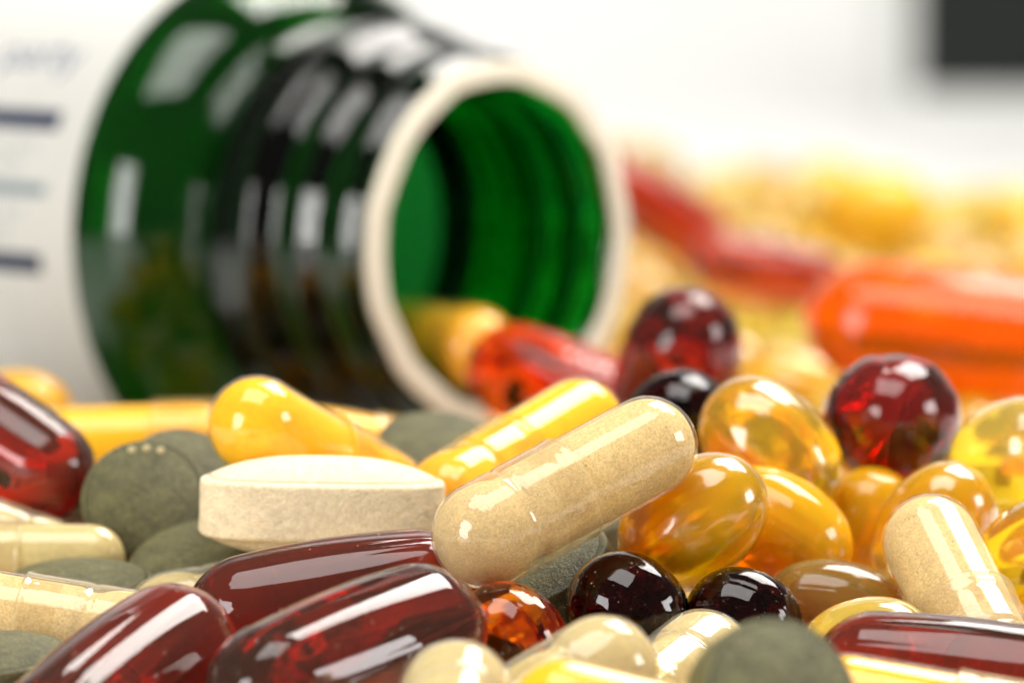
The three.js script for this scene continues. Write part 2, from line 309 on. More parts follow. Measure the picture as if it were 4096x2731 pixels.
// ------------------------------------------------------------------ the pills
// rows: kind, material, place, direction of the long axis (cap end, or the axis of a tablet), size, roll, label
const PLACED = [
  ["capsule", "beige", 3.8, 21.0, -0.0, -0.8, -0.38, 0.46, 1, 0.4, "beige powder capsule with clear shell lying slanted on top of the pile"],
  ["capsule", "beige", 31.8, 12.5, 0.9, 0.28, -0.58, 0.77, 1, 0.0, "beige powder capsule leaning on brownish amber softgel with its rounded end pointing up"],
  ["capsule", "pale", -36.6, 13.4, -20.1, -1.0, 0.0, -0.0, 0.75, 0.0, "slim pale beige capsule with glossy band lying beside round green tablet"],
  ["capsule", "pale", -40.5, 14.7, -25.9, 0.94, -0.34, 0.03, 0.8, 0.0, "tip of a beige capsule between dark red softgel and slim pale capsule"],
  ["capsule", "beige", -33.8, 12.0, 4.0, 0.98, -0.15, 0.1, 1, 0.0, "beige powder capsule with sharp cap edge lying above domed green tablet"],
  ["capsule", "pale", -17.3, 11.6, -8.4, -0.98, -0.17, 0.02, 1, 0.0, "pale beige capsule half hidden behind brown red softgel and green tablet"],
  ["capsule", "pale", -4.0, 9.1, 37.3, 0.06, 0.33, -0.94, 1, 0.0, "upright beige capsule end in front of the cherry red softgel"],
  ["capsule", "pale", 0.3, 8.5, 23.3, 0.81, 0.43, -0.39, 1, 0.0, "pale beige capsule with glossy streaks in front of black softgel"],
  ["capsule", "pale", 9.3, 7.5, 11.1, 0.55, 0.31, -0.78, 1, 0.0, "pale beige capsule wedged between black softgels and domed green tablet"],
  ["caplet", "cream", -13.8, 18.2, -12.8, 1.0, 0.0, 0.0, 1, 0.0, "cream speckled caplet tablet lying on dark green tablet"],
  ["oblong", "red", -12.6, 13.2, -0.0, 0.97, 0.12, -0.22, 0.93, 0.5, "brown red oblong softgel under the end of the slanted capsule"],
  ["oblong", "red", -10.9, 12.0, 19.5, -0.65, -0.17, 0.74, 1.05, 0.9, "cherry red oblong softgel with long streaked highlights in front"],
  ["oblong", "red", -26.3, 10.1, 22.0, -0.47, -0.29, 0.83, 1.05, 2.2, "dark red softgel with rounded end up beside beige capsule"],
  ["oblong", "red", -40.9, 21.3, -33.9, 0.78, -0.41, 0.46, 0.95, 1.2, "dark red softgel lying beside leaning round green tablet"],
  ["oblong", "red", 30.0, 10.3, 15.0, 0.98, -0.09, 0.15, 0.85, 0.3, "deep red slim softgel in front of leaning beige capsule"],
  ["capsule", "yellow", 29.1, 8.7, 25.8, 0.97, -0.15, 0.19, 1, 0.0, "pale yellow capsule in front of the deep red slim softgel"],
  ["capsule", "yellow", 10.2, 9.6, 36.1, 0.97, -0.24, 0.02, 1, 0.0, "yellow capsule lying in front of pale beige capsules"],
  ["tablet", "green", 16.2, 12.7, 40.8, 0.36, 0.39, 0.85, 1, 0.0, "domed grey green tablet standing on edge before black softgel"],
  ["tablet", "green", -35.1, 10.3, 14.0, -0.03, 0.99, 0.13, 1, 0.0, "thick grey green tablet with flat side band beside dark red softgel"],
  ["tablet", "green", -31.4, 11.5, -13.0, 0.0, 0.99, 0.15, 1, 0.0, "flat lying green tablet between two beige capsules"],
  ["tablet", "green", -27.5, 16.8, -24.8, -0.04, 0.49, 0.87, 0.9, 0.0, "round grey green tablet leaning upright with three pale specks on its edge"],
  ["tablet", "green", -24.9, 17.0, -30.4, 0.32, 0.63, 0.71, 0.95, 0.0, "grey green tablet tucked behind the leaning round tablet"],
  ["tablet", "green", -22.9, 12.5, -17.5, -0.15, 0.88, 0.45, 1, 0.0, "dark olive tablet carrying the cream caplet"],
  ["tablet", "green", -6.0, 18.4, -42.0, 0.07, 0.89, 0.45, 0.88, 0.0, "olive green tablet under the bottle rim between yellow capsules"],
  ["tablet", "green", 2.7, 13.2, -7.6, -0.44, 0.85, 0.29, 1, 0.0, "dark green tablet with pale edge under the slanted capsule"],
  ["round", "black", 8.1, 12.4, -0.1, 0.78, -0.59, 0.23, 1, 0.4, "near black round softgel with seam line beneath amber oval softgel"],
  ["round", "black", 16.3, 11.4, -1.8, 0.91, -0.3, 0.29, 0.95, 2.0, "near black round softgel dusted with powder specks beside domed green tablet"],
  ["oval", "amber", 13.0, 17.7, -7.6, 0.78, 0.62, 0.08, 1, 0.6, "clear amber oval softgel resting against the slanted capsule"],
  ["oval", "honey", 19.4, 20.9, -24.8, 0.66, -0.71, 0.24, 1.05, 0.2, "honey yellow clear softgel behind the amber ovals"],
  ["oval", "yolk", 19.4, 16.1, -15.5, 0.81, -0.43, 0.39, 1.0, 0.8, "opaque orange yellow softgel behind the clear amber oval"],
  ["oval", "brown", 23.4, 10.8, -7.7, 0.98, -0.21, 0.02, 0.98, 1.1, "brownish amber oval softgel beside powder dusted black softgel"],
  ["round", "redamber", -0.2, 11.5, 8.0, 0.6, -0.68, 0.41, 0.96, 0.9, "orange red amber round softgel under the slanted capsule end"],
  ["oval", "yolk", 26.6, 13.9, -28.1, 0.24, 0.94, 0.25, 0.95, 0.3, "opaque orange softgel under the dark red softgel standing on end"],
  ["oval", "amber", 31.1, 15.7, -18.0, 0.43, 0.79, 0.43, 0.98, 1.0, "amber softgel behind the leaning beige capsule"],
  ["oval", "straw", 37.9, 20.5, -25.0, 0.6, 0.29, 0.74, 1.0, 0.3, "pale yellow clear softgel beside the dark red ball shaped softgel"],
  ["oval", "honey", 38.5, 15.3, -9.4, 0.81, 0.5, 0.3, 0.95, 0.3, "yellow softgel beyond the leaning beige capsule"],
  ["oval", "straw", 24.5, 10.5, 5.2, 0.91, 0.27, 0.32, 0.84, 0.3, "small clear yellow softgel behind the deep red slim softgel"],
  ["oblong", "redlight", 29.3, 20.6, -41.1, -0.02, 0.21, 0.98, 1.15, 0.4, "dark red softgel standing on end with mirrored lamp spots"],
  ["oblong", "redlight", 12.9, 18.7, -71.7, 0.19, 0.8, 0.57, 1.1, 1.4, "dark red softgel standing up beside the bottle mouth"],
  ["round", "black", 12.8, 21.5, -38.0, 0.75, 0.48, 0.46, 0.98, 0.5, "small near black round softgel behind tip of slanted capsule"],
  ["oblong", "orange", 6.0, 17.7, -88.3, 0.82, -0.34, 0.46, 1.0, 0.6, "bright red softgel sliding out of the bottle mouth"],
  ["capsule", "yellow", -14.4, 20.1, -24.0, 0.59, -0.45, -0.67, 1.04, 0.0, "yellow capsule with round end up behind cream caplet"],
  ["capsule", "yellow", 0.3, 20.1, -23.7, -0.64, -0.31, 0.7, 1.02, 0.0, "yellow capsule lying behind the slanted beige capsule"],
  ["capsule", "yellow", -29.5, 16.0, -70.0, 1.0, 0.03, -0.0, 1, 0.0, "orange yellow capsule lying along the fallen bottle"],
  ["capsule", "yellow", -44.4, 15.9, -78.0, 0.98, -0.21, 0.02, 1, 0.0, "orange yellow capsule in front of the bottle label"],
  ["oval", "yolk", -45.2, 14.9, -100.0, 0.98, 0.17, -0.02, 1, 0.0, "orange yellow softgel touching the bottle label"],
  ["capsule", "yellow", -8.7, 20.2, -116.0, 0.7, -0.01, 0.71, 1.05, 0.0, "yellow capsule lying inside the bottle neck"],
  ["capsule", "yellow", -11.3, 15.9, -62.0, 0.98, -0.17, 0.02, 1, 0.0, "orange yellow capsule under the bottle rim"],
  ["oblong", "orangebig", 42.2, 20.2, -125.0, 0.97, -0.09, 0.22, 1.3, 0.4, "large orange softgel lying on the yellow pills behind"],
  ["oblong", "redlight", 17.0, 24.1, -235.0, 0.84, -0.55, -0.03, 0.85, 0.4, "blurred red orange softgel right beside the bottle neck"],
  ["oblong", "redlight", 26.9, 21.2, -185.0, 0.98, -0.18, 0.1, 0.75, 0.4, "blurred brick red softgel behind the large orange softgel"],
  ["oval", "lemon", 46.5, 19.1, -300.0, 1.0, 0.0, 0.0, 1.3, 0.4, "blurred deep yellow softgel at the back of the pile"],
];
const BURIED = [
  ["capsule", "beige", -30.9, 3.9, -50.7, -1.0, 0.0, -0.03, 1, 3.5],
  ["oval", "clear", 34.7, 4.4, -21.1, 1.0, 0.0, -0.07, 1, 1.4],
  ["capsule", "beige", 12.7, 3.9, -117.7, 0.97, 0.0, 0.22, 1, 3.2],
  ["capsule", "beige", 45.4, 3.9, -39.9, 0.57, 0.0, -0.82, 1, 4.0],
  ["oblong", "red", -17.9, 4.5, -25.1, 0.93, 0.0, 0.36, 0.95, 2.4],
  ["oval", "clear", 10.0, 4.4, -24.0, -0.65, 0.0, -0.76, 1, 4.2],
  ["oblong", "red", -8.3, 4.3, -85.0, -0.82, 0.0, 0.58, 0.9, 0.6],
  ["oval", "clear", -35.8, 4.4, -12.8, -0.31, 0.0, 0.95, 1, 5.5],
  ["oval", "clear", 7.5, 4.4, -100.7, 0.35, 0.0, 0.94, 1, 5.8],
  ["capsule", "yellow", 4.8, 3.9, -71.2, 0.01, 0.0, -1.0, 1, 0.2],
  ["oval", "honey", -9.8, 4.4, -37.5, 0.7, 0.0, -0.72, 1, 2.2],
  ["capsule", "yellow", 21.4, 3.9, -65.6, -0.99, 0.0, -0.12, 1, 4.8],
  ["oval", "honey", 36.9, 4.4, -102.2, -0.87, 0.0, 0.49, 1, 5.1],
  ["oval", "amber", 50.6, 4.4, -113.5, -0.9, 0.0, 0.43, 1, 3.3],
  ["oval", "clear", -31.4, 4.4, 9.6, -0.45, 0.0, -0.9, 1, 4.5],
  ["oblong", "red", -11.8, 4.3, 2.6, 0.4, 0.0, -0.92, 0.9, 4.6],
  ["capsule", "beige", -31.7, 3.9, -93.7, -0.91, 0.0, -0.41, 1, 0.2],
  ["oblong", "red", 17.4, 4.3, -89.1, -0.92, 0.0, -0.39, 0.9, 5.9],
  ["oval", "amber", -45.7, 4.4, -14.4, 0.48, 0.0, -0.87, 1, 2.4],
  ["oblong", "red", -46.1, 4.3, -111.4, 0.83, 0.0, -0.55, 0.9, 1.7],
  ["oval", "honey", 26.0, 4.4, -50.7, -0.72, 0.0, 0.69, 1, 2.6],
  ["oblong", "red", -40.4, 4.3, -29.0, -0.94, 0.0, 0.33, 0.9, 4.7],
  ["capsule", "beige", 49.6, 3.9, -88.7, 0.12, 0.0, -0.99, 1, 0.4],
  ["oval", "honey", -6.5, 4.4, -115.5, 1.0, 0.0, -0.03, 1, 5.6],
  ["capsule", "yellow", -53.9, 3.9, -85.5, -0.98, 0.0, 0.22, 1, 5.5],
  ["oval", "honey", 27.8, 4.4, -74.6, 0.49, 0.0, 0.87, 1, 4.8],
  ["oval", "clear", -43.1, 4.4, -39.1, 0.84, 0.0, 0.54, 1, 6.1],
  ["oval", "honey", 39.9, 4.4, -69.0, -0.48, 0.0, -0.88, 1, 1.3],
  ["oval", "clear", -4.8, 4.4, -56.7, -0.18, 0.0, -0.98, 1, 3.3],
  ["oblong", "red", -40.8, 4.3, -77.7, 0.97, 0.0, -0.24, 0.9, 0.2],
  ["capsule", "yellow", -35.8, 3.9, -1.6, 0.88, 0.0, -0.47, 1, 1.7],
  ["capsule", "yellow", 21.8, 3.9, -31.6, 0.78, 0.0, 0.62, 1, 5.1],
  ["oval", "clear", 22.9, 4.4, -103.5, 0.83, 0.0, -0.56, 1, 0.6],
  ["oval", "amber", -14.9, 4.4, -52.7, 0.64, 0.0, 0.77, 1, 0.4],
  ["oval", "honey", 6.9, 4.4, -12.8, 0.32, 0.0, -0.95, 1, 1.4],
  ["oval", "honey", -25.8, 4.4, -18.8, 0.98, 0.0, 0.21, 1, 2.5],
  ["oval", "honey", -21.0, 4.4, -70.2, 1.0, 0.0, 0.03, 1, 0.2],
  ["oblong", "red", -43.5, 4.3, -56.9, 0.5, 0.0, -0.86, 0.9, 3.9],
  ["capsule", "beige", 9.2, 3.9, -54.5, -0.9, 0.0, 0.43, 1, 1.3],
  ["capsule", "yellow", -23.2, 3.9, -106.9, 0.37, 0.0, -0.93, 1, 5.1],
  ["oblong", "red", 44.1, 4.3, -16.0, -0.27, 0.0, 0.96, 0.9, 4.9],
  ["oval", "clear", 35.3, 4.4, -113.5, -1.0, 0.0, 0.03, 1, 1.5],
  ["capsule", "beige", 18.1, 3.9, 18.3, 0.3, 0.0, -0.95, 1, 5.4],
  ["oval", "amber", 40.7, 4.4, 8.1, -0.46, 0.0, 0.89, 1, 5.3],
  ["oval", "clear", -28.0, 4.4, -37.9, 0.22, 0.0, 0.97, 1, 0.5],
  ["oblong", "red", 38.1, 4.3, -52.7, -0.23, 0.0, -0.97, 0.9, 5.2],
  ["oval", "honey", 6.8, 4.4, -38.0, -0.35, 0.0, -0.94, 1, 3.9],
  ["oval", "honey", 38.2, 4.4, -81.0, 0.88, 0.0, 0.47, 1, 2.9],
  ["tablet", "green", -53.9, 2.7, -122.7, 0.03, 1.0, 0.02, 1, 4.9],
  ["oval", "amber", -42.3, 4.4, 13.3, 0.99, 0.0, -0.16, 1, 0.6],
  ["oval", "clear", -12.8, 4.4, -11.6, 0.96, 0.0, -0.29, 1, 3.7],
  ["capsule", "beige", 51.8, 3.9, -124.0, 0.94, 0.0, 0.33, 1, 0.6],
  ["tablet", "green", -27.9, 2.7, 39.7, 0.0, 1.0, 0.01, 1, 0.2],
  ["oval", "honey", -14.4, 4.4, -100.8, -0.78, 0.0, -0.62, 1, 1.3],
  ["oval", "clear", 33.8, 4.4, -124.6, 0.75, 0.0, 0.67, 1, 2.0],
  ["oval", "honey", -26.4, 4.4, -59.8, -0.87, 0.0, -0.5, 1, 5.8],
  ["tablet", "green", 4.2, 2.7, -1.8, 0.02, 1.0, -0.01, 1, 3.9],
  ["tablet", "green", 28.9, 2.7, 12.3, 0.01, 1.0, 0.0, 1, 1.7],
  ["oval", "honey", -2.7, 4.4, -18.8, 0.19, 0.0, 0.98, 1, 0.4],
  ["capsule", "yellow", -40.3, 3.9, 30.4, 0.16, 0.0, 0.99, 1, 5.9],
  ["oval", "honey", -5.2, 4.4, -73.1, -0.09, 0.0, 1.0, 1, 2.7],
  ["oval", "honey", 19.3, 4.4, -14.6, -0.16, 0.0, -0.99, 1, 0.0],
  ["oval", "amber", 51.3, 4.4, -68.6, 0.33, 0.0, 0.95, 1, 0.4],
  ["oval", "clear", 38.3, 4.4, -92.7, 0.93, 0.0, -0.36, 1, 0.9],
  ["tablet", "green", -11.2, 2.7, 33.6, 0.01, 1.0, 0.02, 1, 2.2],
  ["oval", "honey", -22.9, 4.4, -81.0, 0.33, 0.0, 0.94, 1, 5.4],
  ["oval", "clear", -32.6, 4.4, -106.7, -0.13, 0.0, 0.99, 1, 3.6],
  ["tablet", "green", 13.0, 2.7, 41.4, -0.01, 1.0, 0.01, 1, 1.5],
  ["oval", "honey", 33.9, 4.4, -38.9, 0.94, 0.0, -0.34, 1, 5.1],
  ["oval", "honey", -49.4, 4.4, -65.4, 0.95, 0.0, -0.32, 1, 2.9],
  ["capsule", "yellow", 39.1, 3.9, -2.5, -0.95, 0.0, -0.3, 1, 1.2],
  ["tablet", "green", 14.6, 2.7, 2.4, -0.01, 1.0, -0.04, 1, 5.7],
  ["tablet", "green", -22.2, 2.7, 16.4, 0.02, 1.0, 0.02, 1, 1.0],
  ["oval", "amber", -0.1, 4.4, -30.0, 0.61, 0.0, 0.79, 1, 2.4],
  ["tablet", "green", -4.3, 2.7, 7.7, -0.0, 1.0, -0.01, 1, 0.1],
  ["oval", "honey", 54.8, 4.4, -103.6, -0.98, 0.0, -0.2, 1, 0.9],
  ["oval", "clear", -45.9, 4.4, -100.1, 0.22, 0.0, -0.98, 1, 2.1],
  ["tablet", "green", 26.0, 2.7, 32.9, -0.0, 1.0, -0.01, 1, 4.9],
  ["tablet", "green", 25.9, 9.9, -99.7, 0.01, 0.97, 0.23, 1, 2.5],
  ["tablet", "green", -2.7, 8.4, -123.7, 0.09, 0.99, -0.11, 1, 5.8],
  ["tablet", "green", 4.2, 10.5, -46.6, -0.21, 0.98, 0.02, 1, 0.4],
  ["tablet", "green", 48.8, 3.8, -58.0, 0.12, 0.82, 0.55, 1, 5.1],
  ["oblong", "red", 25.0, 7.8, -124.2, -0.25, 0.08, -0.97, 0.9, 3.2],
  ["oval", "honey", -0.7, 7.4, -105.6, -0.75, -0.39, 0.54, 1, 1.0],
  ["tablet", "green", 46.6, 11.0, -74.7, 0.29, 0.95, -0.07, 1, 2.0],
  ["tablet", "green", -35.7, 10.1, -87.3, 0.24, 0.9, 0.35, 1, 2.0],
  ["tablet", "green", -48.8, 11.6, -63.7, 0.22, 0.96, 0.16, 1, 5.2],
  ["oval", "honey", 21.8, 10.3, -41.6, 0.73, -0.1, 0.67, 1, 1.5],
  ["tablet", "green", 21.9, 9.5, -73.1, -0.24, 0.97, 0.05, 1, 3.8],
  ["oval", "amber", -20.4, 10.0, -41.3, 0.52, 0.1, -0.85, 1, 5.7],
  ["tablet", "green", -51.9, 8.4, -119.1, -0.01, 1.0, -0.02, 1, 0.8],
  ["tablet", "green", -17.0, 11.2, -84.4, -0.23, 0.97, 0.11, 1, 4.0],
  ["oval", "honey", 9.0, 7.9, -110.4, -0.79, -0.26, -0.55, 1, 5.9],
  ["capsule", "beige", -55.7, 8.4, -97.4, -0.62, -0.17, -0.76, 1, 1.6],
  ["tablet", "green", -21.1, 10.7, -95.7, 0.28, 0.94, 0.21, 1, 2.3],
  ["tablet", "green", -46.1, 12.0, -44.9, -0.25, 0.97, 0.0, 1, 4.0],
  ["oval", "amber", 38.9, 9.9, -27.8, 0.79, -0.08, 0.61, 1, 3.9],
  ["tablet", "green", -6.8, 10.9, -33.4, -0.21, 0.98, 0.05, 1, 2.0],
  ["tablet", "green", -31.9, 11.4, -34.2, -0.02, 1.0, -0.09, 1, 0.2],
  ["tablet", "green", -31.8, 3.9, -70.1, -0.26, 0.89, 0.37, 1, 1.0],
  ["tablet", "green", -43.7, 4.6, -123.4, 0.25, 0.88, -0.4, 1, 3.6],
  ["tablet", "green", 52.3, 9.9, -85.4, -0.03, 0.99, 0.14, 1, 0.2],
  ["tablet", "green", -14.3, 11.9, -52.8, 0.07, 0.95, -0.31, 1, 5.0],
  ["tablet", "green", 33.5, 9.6, -47.4, -0.08, 1.0, -0.05, 1, 6.0],
  ["oval", "clear", -14.2, 7.8, -62.9, 0.98, -0.02, 0.2, 1, 4.2],
];
const FAR = [
  ["oval", "clear", 25.1, 4.4, -147.4, 0.15, 0.0, 0.99, 1, 4.6],
  ["oblong", "clearlong", 33.6, 4.7, -167.7, -1.0, 0.0, -0.05, 1.0, 2.2],
  ["oval", "clear", 63.1, 4.8, -288.9, 1.0, 0.0, 0.04, 1.1, 3.1],
  ["oval", "lemon", 7.3, 4.8, -181.8, 0.19, 0.0, 0.98, 1.1, 0.4],
  ["oval", "clear", 59.5, 4.8, -341.8, 0.99, 0.0, -0.13, 1.1, 2.5],
  ["oblong", "clearlong", 35.1, 4.2, -386.9, 0.87, 0.0, 0.5, 0.9, 5.5],
  ["oval", "clear", 45.9, 4.4, -216.9, 0.61, 0.0, -0.79, 1, 6.2],
  ["oblong", "clearlong", 48.4, 4.7, -273.6, -0.94, 0.0, -0.34, 1.0, 5.8],
  ["oblong", "clearlong", 14.3, 4.2, -354.5, 0.96, 0.0, -0.3, 0.9, 4.6],
  ["oval", "lemon", 78.0, 4.8, -331.2, 0.77, 0.0, -0.63, 1.1, 2.2],
  ["oval", "lemon", 58.3, 4.8, -172.0, 0.73, 0.0, -0.68, 1.1, 4.2],
  ["oblong", "clearlong", 43.5, 4.7, -201.1, -0.64, 0.0, -0.77, 1.0, 0.9],
  ["oval", "clear", 16.6, 4.4, -213.8, -1.0, 0.0, 0.09, 1, 1.5],
  ["oblong", "clearlong", 8.7, 4.7, -245.8, -0.06, 0.0, 1.0, 1.0, 4.1],
  ["oblong", "clearlong", 21.4, 4.2, -256.7, -0.72, 0.0, -0.69, 0.9, 1.4],
  ["oval", "clear", 57.7, 4.8, -187.1, 0.75, 0.0, -0.66, 1.1, 4.4],
  ["oval", "lemon", 18.7, 4.8, -278.4, 1.0, 0.0, -0.07, 1.1, 1.3],
  ["oval", "clear", 65.1, 4.4, -310.2, 0.36, 0.0, 0.93, 1, 2.0],
  ["oval", "clear", 20.9, 4.8, -237.2, -0.98, 0.0, 0.22, 1.1, 3.3],
  ["oval", "clear", 32.8, 4.4, -309.3, 0.87, 0.0, 0.49, 1, 5.3],
  ["oval", "clear", 43.9, 4.4, -341.3, 0.97, 0.0, -0.23, 1, 6.0],
  ["capsule", "yellow", 62.3, 3.9, -212.8, 0.35, 0.0, -0.94, 1, 5.7],
  ["capsule", "yellow", 51.6, 3.9, -247.1, -0.09, 0.0, -1.0, 1, 4.6],
  ["oval", "clear", 33.6, 4.8, -219.8, 0.54, 0.0, -0.84, 1.1, 0.3],
  ["oval", "lemon", 11.6, 4.8, -288.9, 0.48, 0.0, -0.88, 1.1, 0.7],
  ["oval", "lemon", 10.6, 4.8, -365.6, -1.0, 0.0, -0.04, 1.1, 2.0],
  ["oblong", "clearlong", 59.0, 4.7, -141.4, 0.13, 0.0, 0.99, 1.0, 4.9],
  ["oval", "clear", 13.1, 4.8, -168.5, -0.95, 0.0, 0.32, 1.1, 0.3],
  ["oval", "clear", 74.5, 4.8, -283.0, 0.8, 0.0, -0.6, 1.1, 6.0],
  ["oblong", "clearlong", 68.5, 4.2, -245.5, 0.51, 0.0, -0.86, 0.9, 3.6],
  ["oblong", "clearlong", 18.5, 4.7, -196.3, 0.97, 0.0, -0.23, 1.0, 2.3],
  ["oval", "clear", 28.5, 4.4, -377.5, -0.31, 0.0, -0.95, 1, 4.2],
  ["oval", "clear", 31.0, 4.4, -339.5, -0.96, 0.0, -0.27, 1, 4.4],
  ["oval", "clear", 62.0, 4.8, -258.5, -0.07, 0.0, -1.0, 1.1, 2.6],
  ["oblong", "clearlong", 42.0, 4.7, -351.2, 0.92, 0.0, -0.4, 1.0, 4.3],
  ["oval", "clear", 8.5, 4.8, -269.4, 1.0, 0.0, -0.1, 1.1, 1.5],
  ["oblong", "clearlong", 38.0, 4.2, -290.4, 0.57, 0.0, 0.82, 0.9, 0.8],
  ["oval", "clear", 17.8, 4.4, -306.2, 0.17, 0.0, 0.99, 1, 5.0],
  ["oval", "clear", 8.8, 4.4, -144.9, -0.96, 0.0, -0.27, 1, 4.9],
  ["oval", "clear", 15.1, 4.4, -383.5, -0.32, 0.0, 0.95, 1, 3.7],
  ["oval", "lemon", 19.1, 4.8, -339.4, 0.76, 0.0, 0.65, 1.1, 3.2],
  ["oblong", "clearlong", 51.7, 4.2, -155.4, 0.78, 0.0, -0.63, 0.9, 0.4],
  ["oblong", "clearlong", 4.9, 4.2, -133.9, 0.67, 0.0, 0.74, 0.9, 1.6],
  ["oval", "clear", 37.4, 4.8, -328.4, -0.98, 0.0, 0.2, 1.1, 4.6],
  ["oval", "clear", 35.1, 4.4, -179.7, -0.71, 0.0, 0.71, 1, 1.3],
  ["oblong", "clearlong", 43.4, 4.2, -257.4, 0.51, 0.0, -0.86, 0.9, 0.8],
  ["oblong", "clearlong", 47.9, 4.2, -311.2, 0.24, 0.0, -0.97, 0.9, 4.4],
  ["oval", "lemon", 22.5, 4.8, -296.6, 0.82, 0.0, -0.57, 1.1, 5.2],
  ["oblong", "clearlong", 26.0, 4.7, -402.1, -1.0, 0.0, 0.01, 1.0, 1.1],
  ["oblong", "clearlong", 75.0, 4.2, -316.6, 0.56, 0.0, 0.83, 0.9, 5.7],
  ["oval", "clear", 32.4, 4.4, -242.9, -0.38, 0.0, 0.93, 1, 0.9],
  ["oval", "clear", 65.1, 4.8, -327.8, 0.77, 0.0, -0.64, 1.1, 3.9],
  ["oval", "honey", 15.6, 4.4, -418.4, 0.01, 0.0, -1.0, 1, 0.2],
  ["oval", "honey", 75.9, 4.4, -296.9, 0.96, 0.0, 0.27, 1, 1.3],
  ["oval", "clear", 23.0, 4.4, -325.1, 0.45, 0.0, 0.89, 1, 6.1],
  ["oval", "clear", 36.9, 4.4, -157.3, -0.92, 0.0, -0.39, 1, 1.6],
  ["oblong", "clearlong", 40.0, 4.2, -142.0, -0.87, 0.0, -0.5, 0.9, 5.2],
  ["oval", "lemon", 56.9, 4.8, -231.3, -0.82, 0.0, -0.58, 1.1, 5.7],
  ["oval", "clear", 73.2, 4.8, -270.7, 0.09, 0.0, -1.0, 1.1, 5.8],
  ["oblong", "clearlong", 38.6, 4.7, -230.3, 0.99, 0.0, 0.15, 1.0, 1.8],
  ["oval", "clear", 51.6, 4.4, -332.1, -1.0, 0.0, -0.01, 1, 3.5],
  ["oval", "clear", 48.2, 4.4, -294.9, 0.69, 0.0, -0.72, 1, 0.8],
  ["oblong", "clearlong", 47.5, 4.7, -369.0, 0.58, 0.0, 0.82, 1.0, 6.1],
  ["oval", "clear", 22.6, 4.4, -187.5, 0.99, 0.0, -0.15, 1, 3.6],
  ["oblong", "clearlong", 5.0, 4.7, -155.6, -0.91, 0.0, 0.42, 1.0, 2.8],
  ["oval", "clear", 32.0, 4.4, -269.7, -0.44, 0.0, -0.9, 1, 3.8],
  ["oval", "clear", 6.1, 4.4, -203.3, -0.78, 0.0, 0.63, 1, 0.8],
  ["oval", "clear", 35.4, 4.8, -191.7, -0.85, 0.0, -0.53, 1.1, 0.1],
  ["oblong", "clearlong", 64.0, 4.7, -353.0, 0.97, 0.0, -0.26, 1.0, 5.1],
  ["oval", "clear", 13.9, 4.4, -321.4, -0.06, 0.0, -1.0, 1, 2.5],
  ["oval", "clear", 60.8, 4.4, -300.6, 0.41, 0.0, 0.91, 1, 4.6],
  ["oblong", "clearlong", 8.3, 4.2, -306.2, -0.02, 0.0, 1.0, 0.9, 0.3],
  ["oval", "clear", 36.2, 4.4, -366.2, -0.06, 0.0, -1.0, 1, 5.6],
  ["oval", "clear", 9.7, 4.4, -392.5, 1.0, 0.0, 0.06, 1, 5.7],
  ["oval", "lemon", 27.1, 4.8, -207.7, -0.99, 0.0, 0.12, 1.1, 1.5],
  ["oval", "lemon", 8.7, 4.8, -222.6, 0.5, 0.0, 0.87, 1.1, 2.1],
  ["oval", "clear", 62.6, 4.8, -277.8, 0.88, 0.0, 0.48, 1.1, 5.7],
  ["oval", "clear", 22.3, 4.4, -222.7, 0.98, 0.0, -0.18, 1, 5.9],
  ["oval", "clear", 64.8, 4.4, -197.2, -0.43, 0.0, 0.9, 1, 1.6],
  ["oval", "lemon", 31.3, 4.8, -282.5, -0.09, 0.0, -1.0, 1.1, 3.0],
  ["oval", "clear", 26.8, 4.4, -350.0, -0.22, 0.0, 0.98, 1, 2.4],
  ["oval", "clear", 46.1, 4.4, -183.4, 1.0, 0.0, -0.0, 1, 4.1],
  ["oval", "clear", 26.2, 11.0, -307.2, 0.48, 0.29, 0.83, 1, 6.0],
  ["oblong", "clearlong", 57.6, 11.9, -315.3, 0.19, -0.07, 0.98, 0.9, 5.6],
  ["oval", "lemon", 35.2, 11.4, -316.2, 0.99, 0.08, 0.1, 1.1, 2.1],
  ["oval", "clear", 39.1, 11.3, -149.1, 0.06, -0.01, 1.0, 1, 2.9],
  ["oval", "clear", 69.1, 10.0, -225.3, 0.95, -0.19, 0.26, 1.1, 6.0],
  ["oval", "lemon", 52.6, 10.6, -204.9, -0.67, -0.25, -0.7, 1.1, 1.5],
  ["oval", "clear", 73.4, 12.4, -290.4, -0.44, 0.12, 0.89, 1, 2.5],
  ["oval", "clear", 47.7, 10.7, -172.2, 0.85, 0.01, -0.53, 1, 0.4],
  ["oval", "clear", 49.7, 12.0, -259.2, -0.9, 0.24, 0.36, 1, 1.5],
  ["oval", "clear", 10.0, 8.5, -407.4, 0.1, 0.23, 0.97, 1.1, 1.6],
  ["oval", "clear", 44.3, 8.9, -240.5, 0.24, 0.03, -0.97, 1, 1.0],
  ["oval", "lemon", 8.6, 8.2, -332.1, -0.7, -0.05, -0.71, 1.1, 3.4],
  ["oval", "clear", 22.2, 9.3, -410.0, -0.94, 0.17, 0.28, 1, 4.6],
  ["oblong", "clearlong", 21.7, 11.5, -373.2, 0.71, -0.11, 0.69, 0.9, 0.5],
  ["oval", "clear", 59.1, 12.1, -267.7, 0.8, -0.14, -0.58, 1, 0.5],
  ["oval", "clear", 9.6, 10.2, -423.5, 0.5, -0.13, -0.85, 1.1, 2.1],
  ["oval", "lemon", 28.3, 11.9, -333.0, 0.38, 0.06, 0.92, 1.1, 5.6],
  ["oval", "clear", 55.0, 12.0, -291.0, -0.85, -0.11, 0.52, 1.1, 0.6],
  ["oval", "clear", 21.2, 10.4, -391.7, -0.68, 0.1, -0.73, 1.1, 1.3],
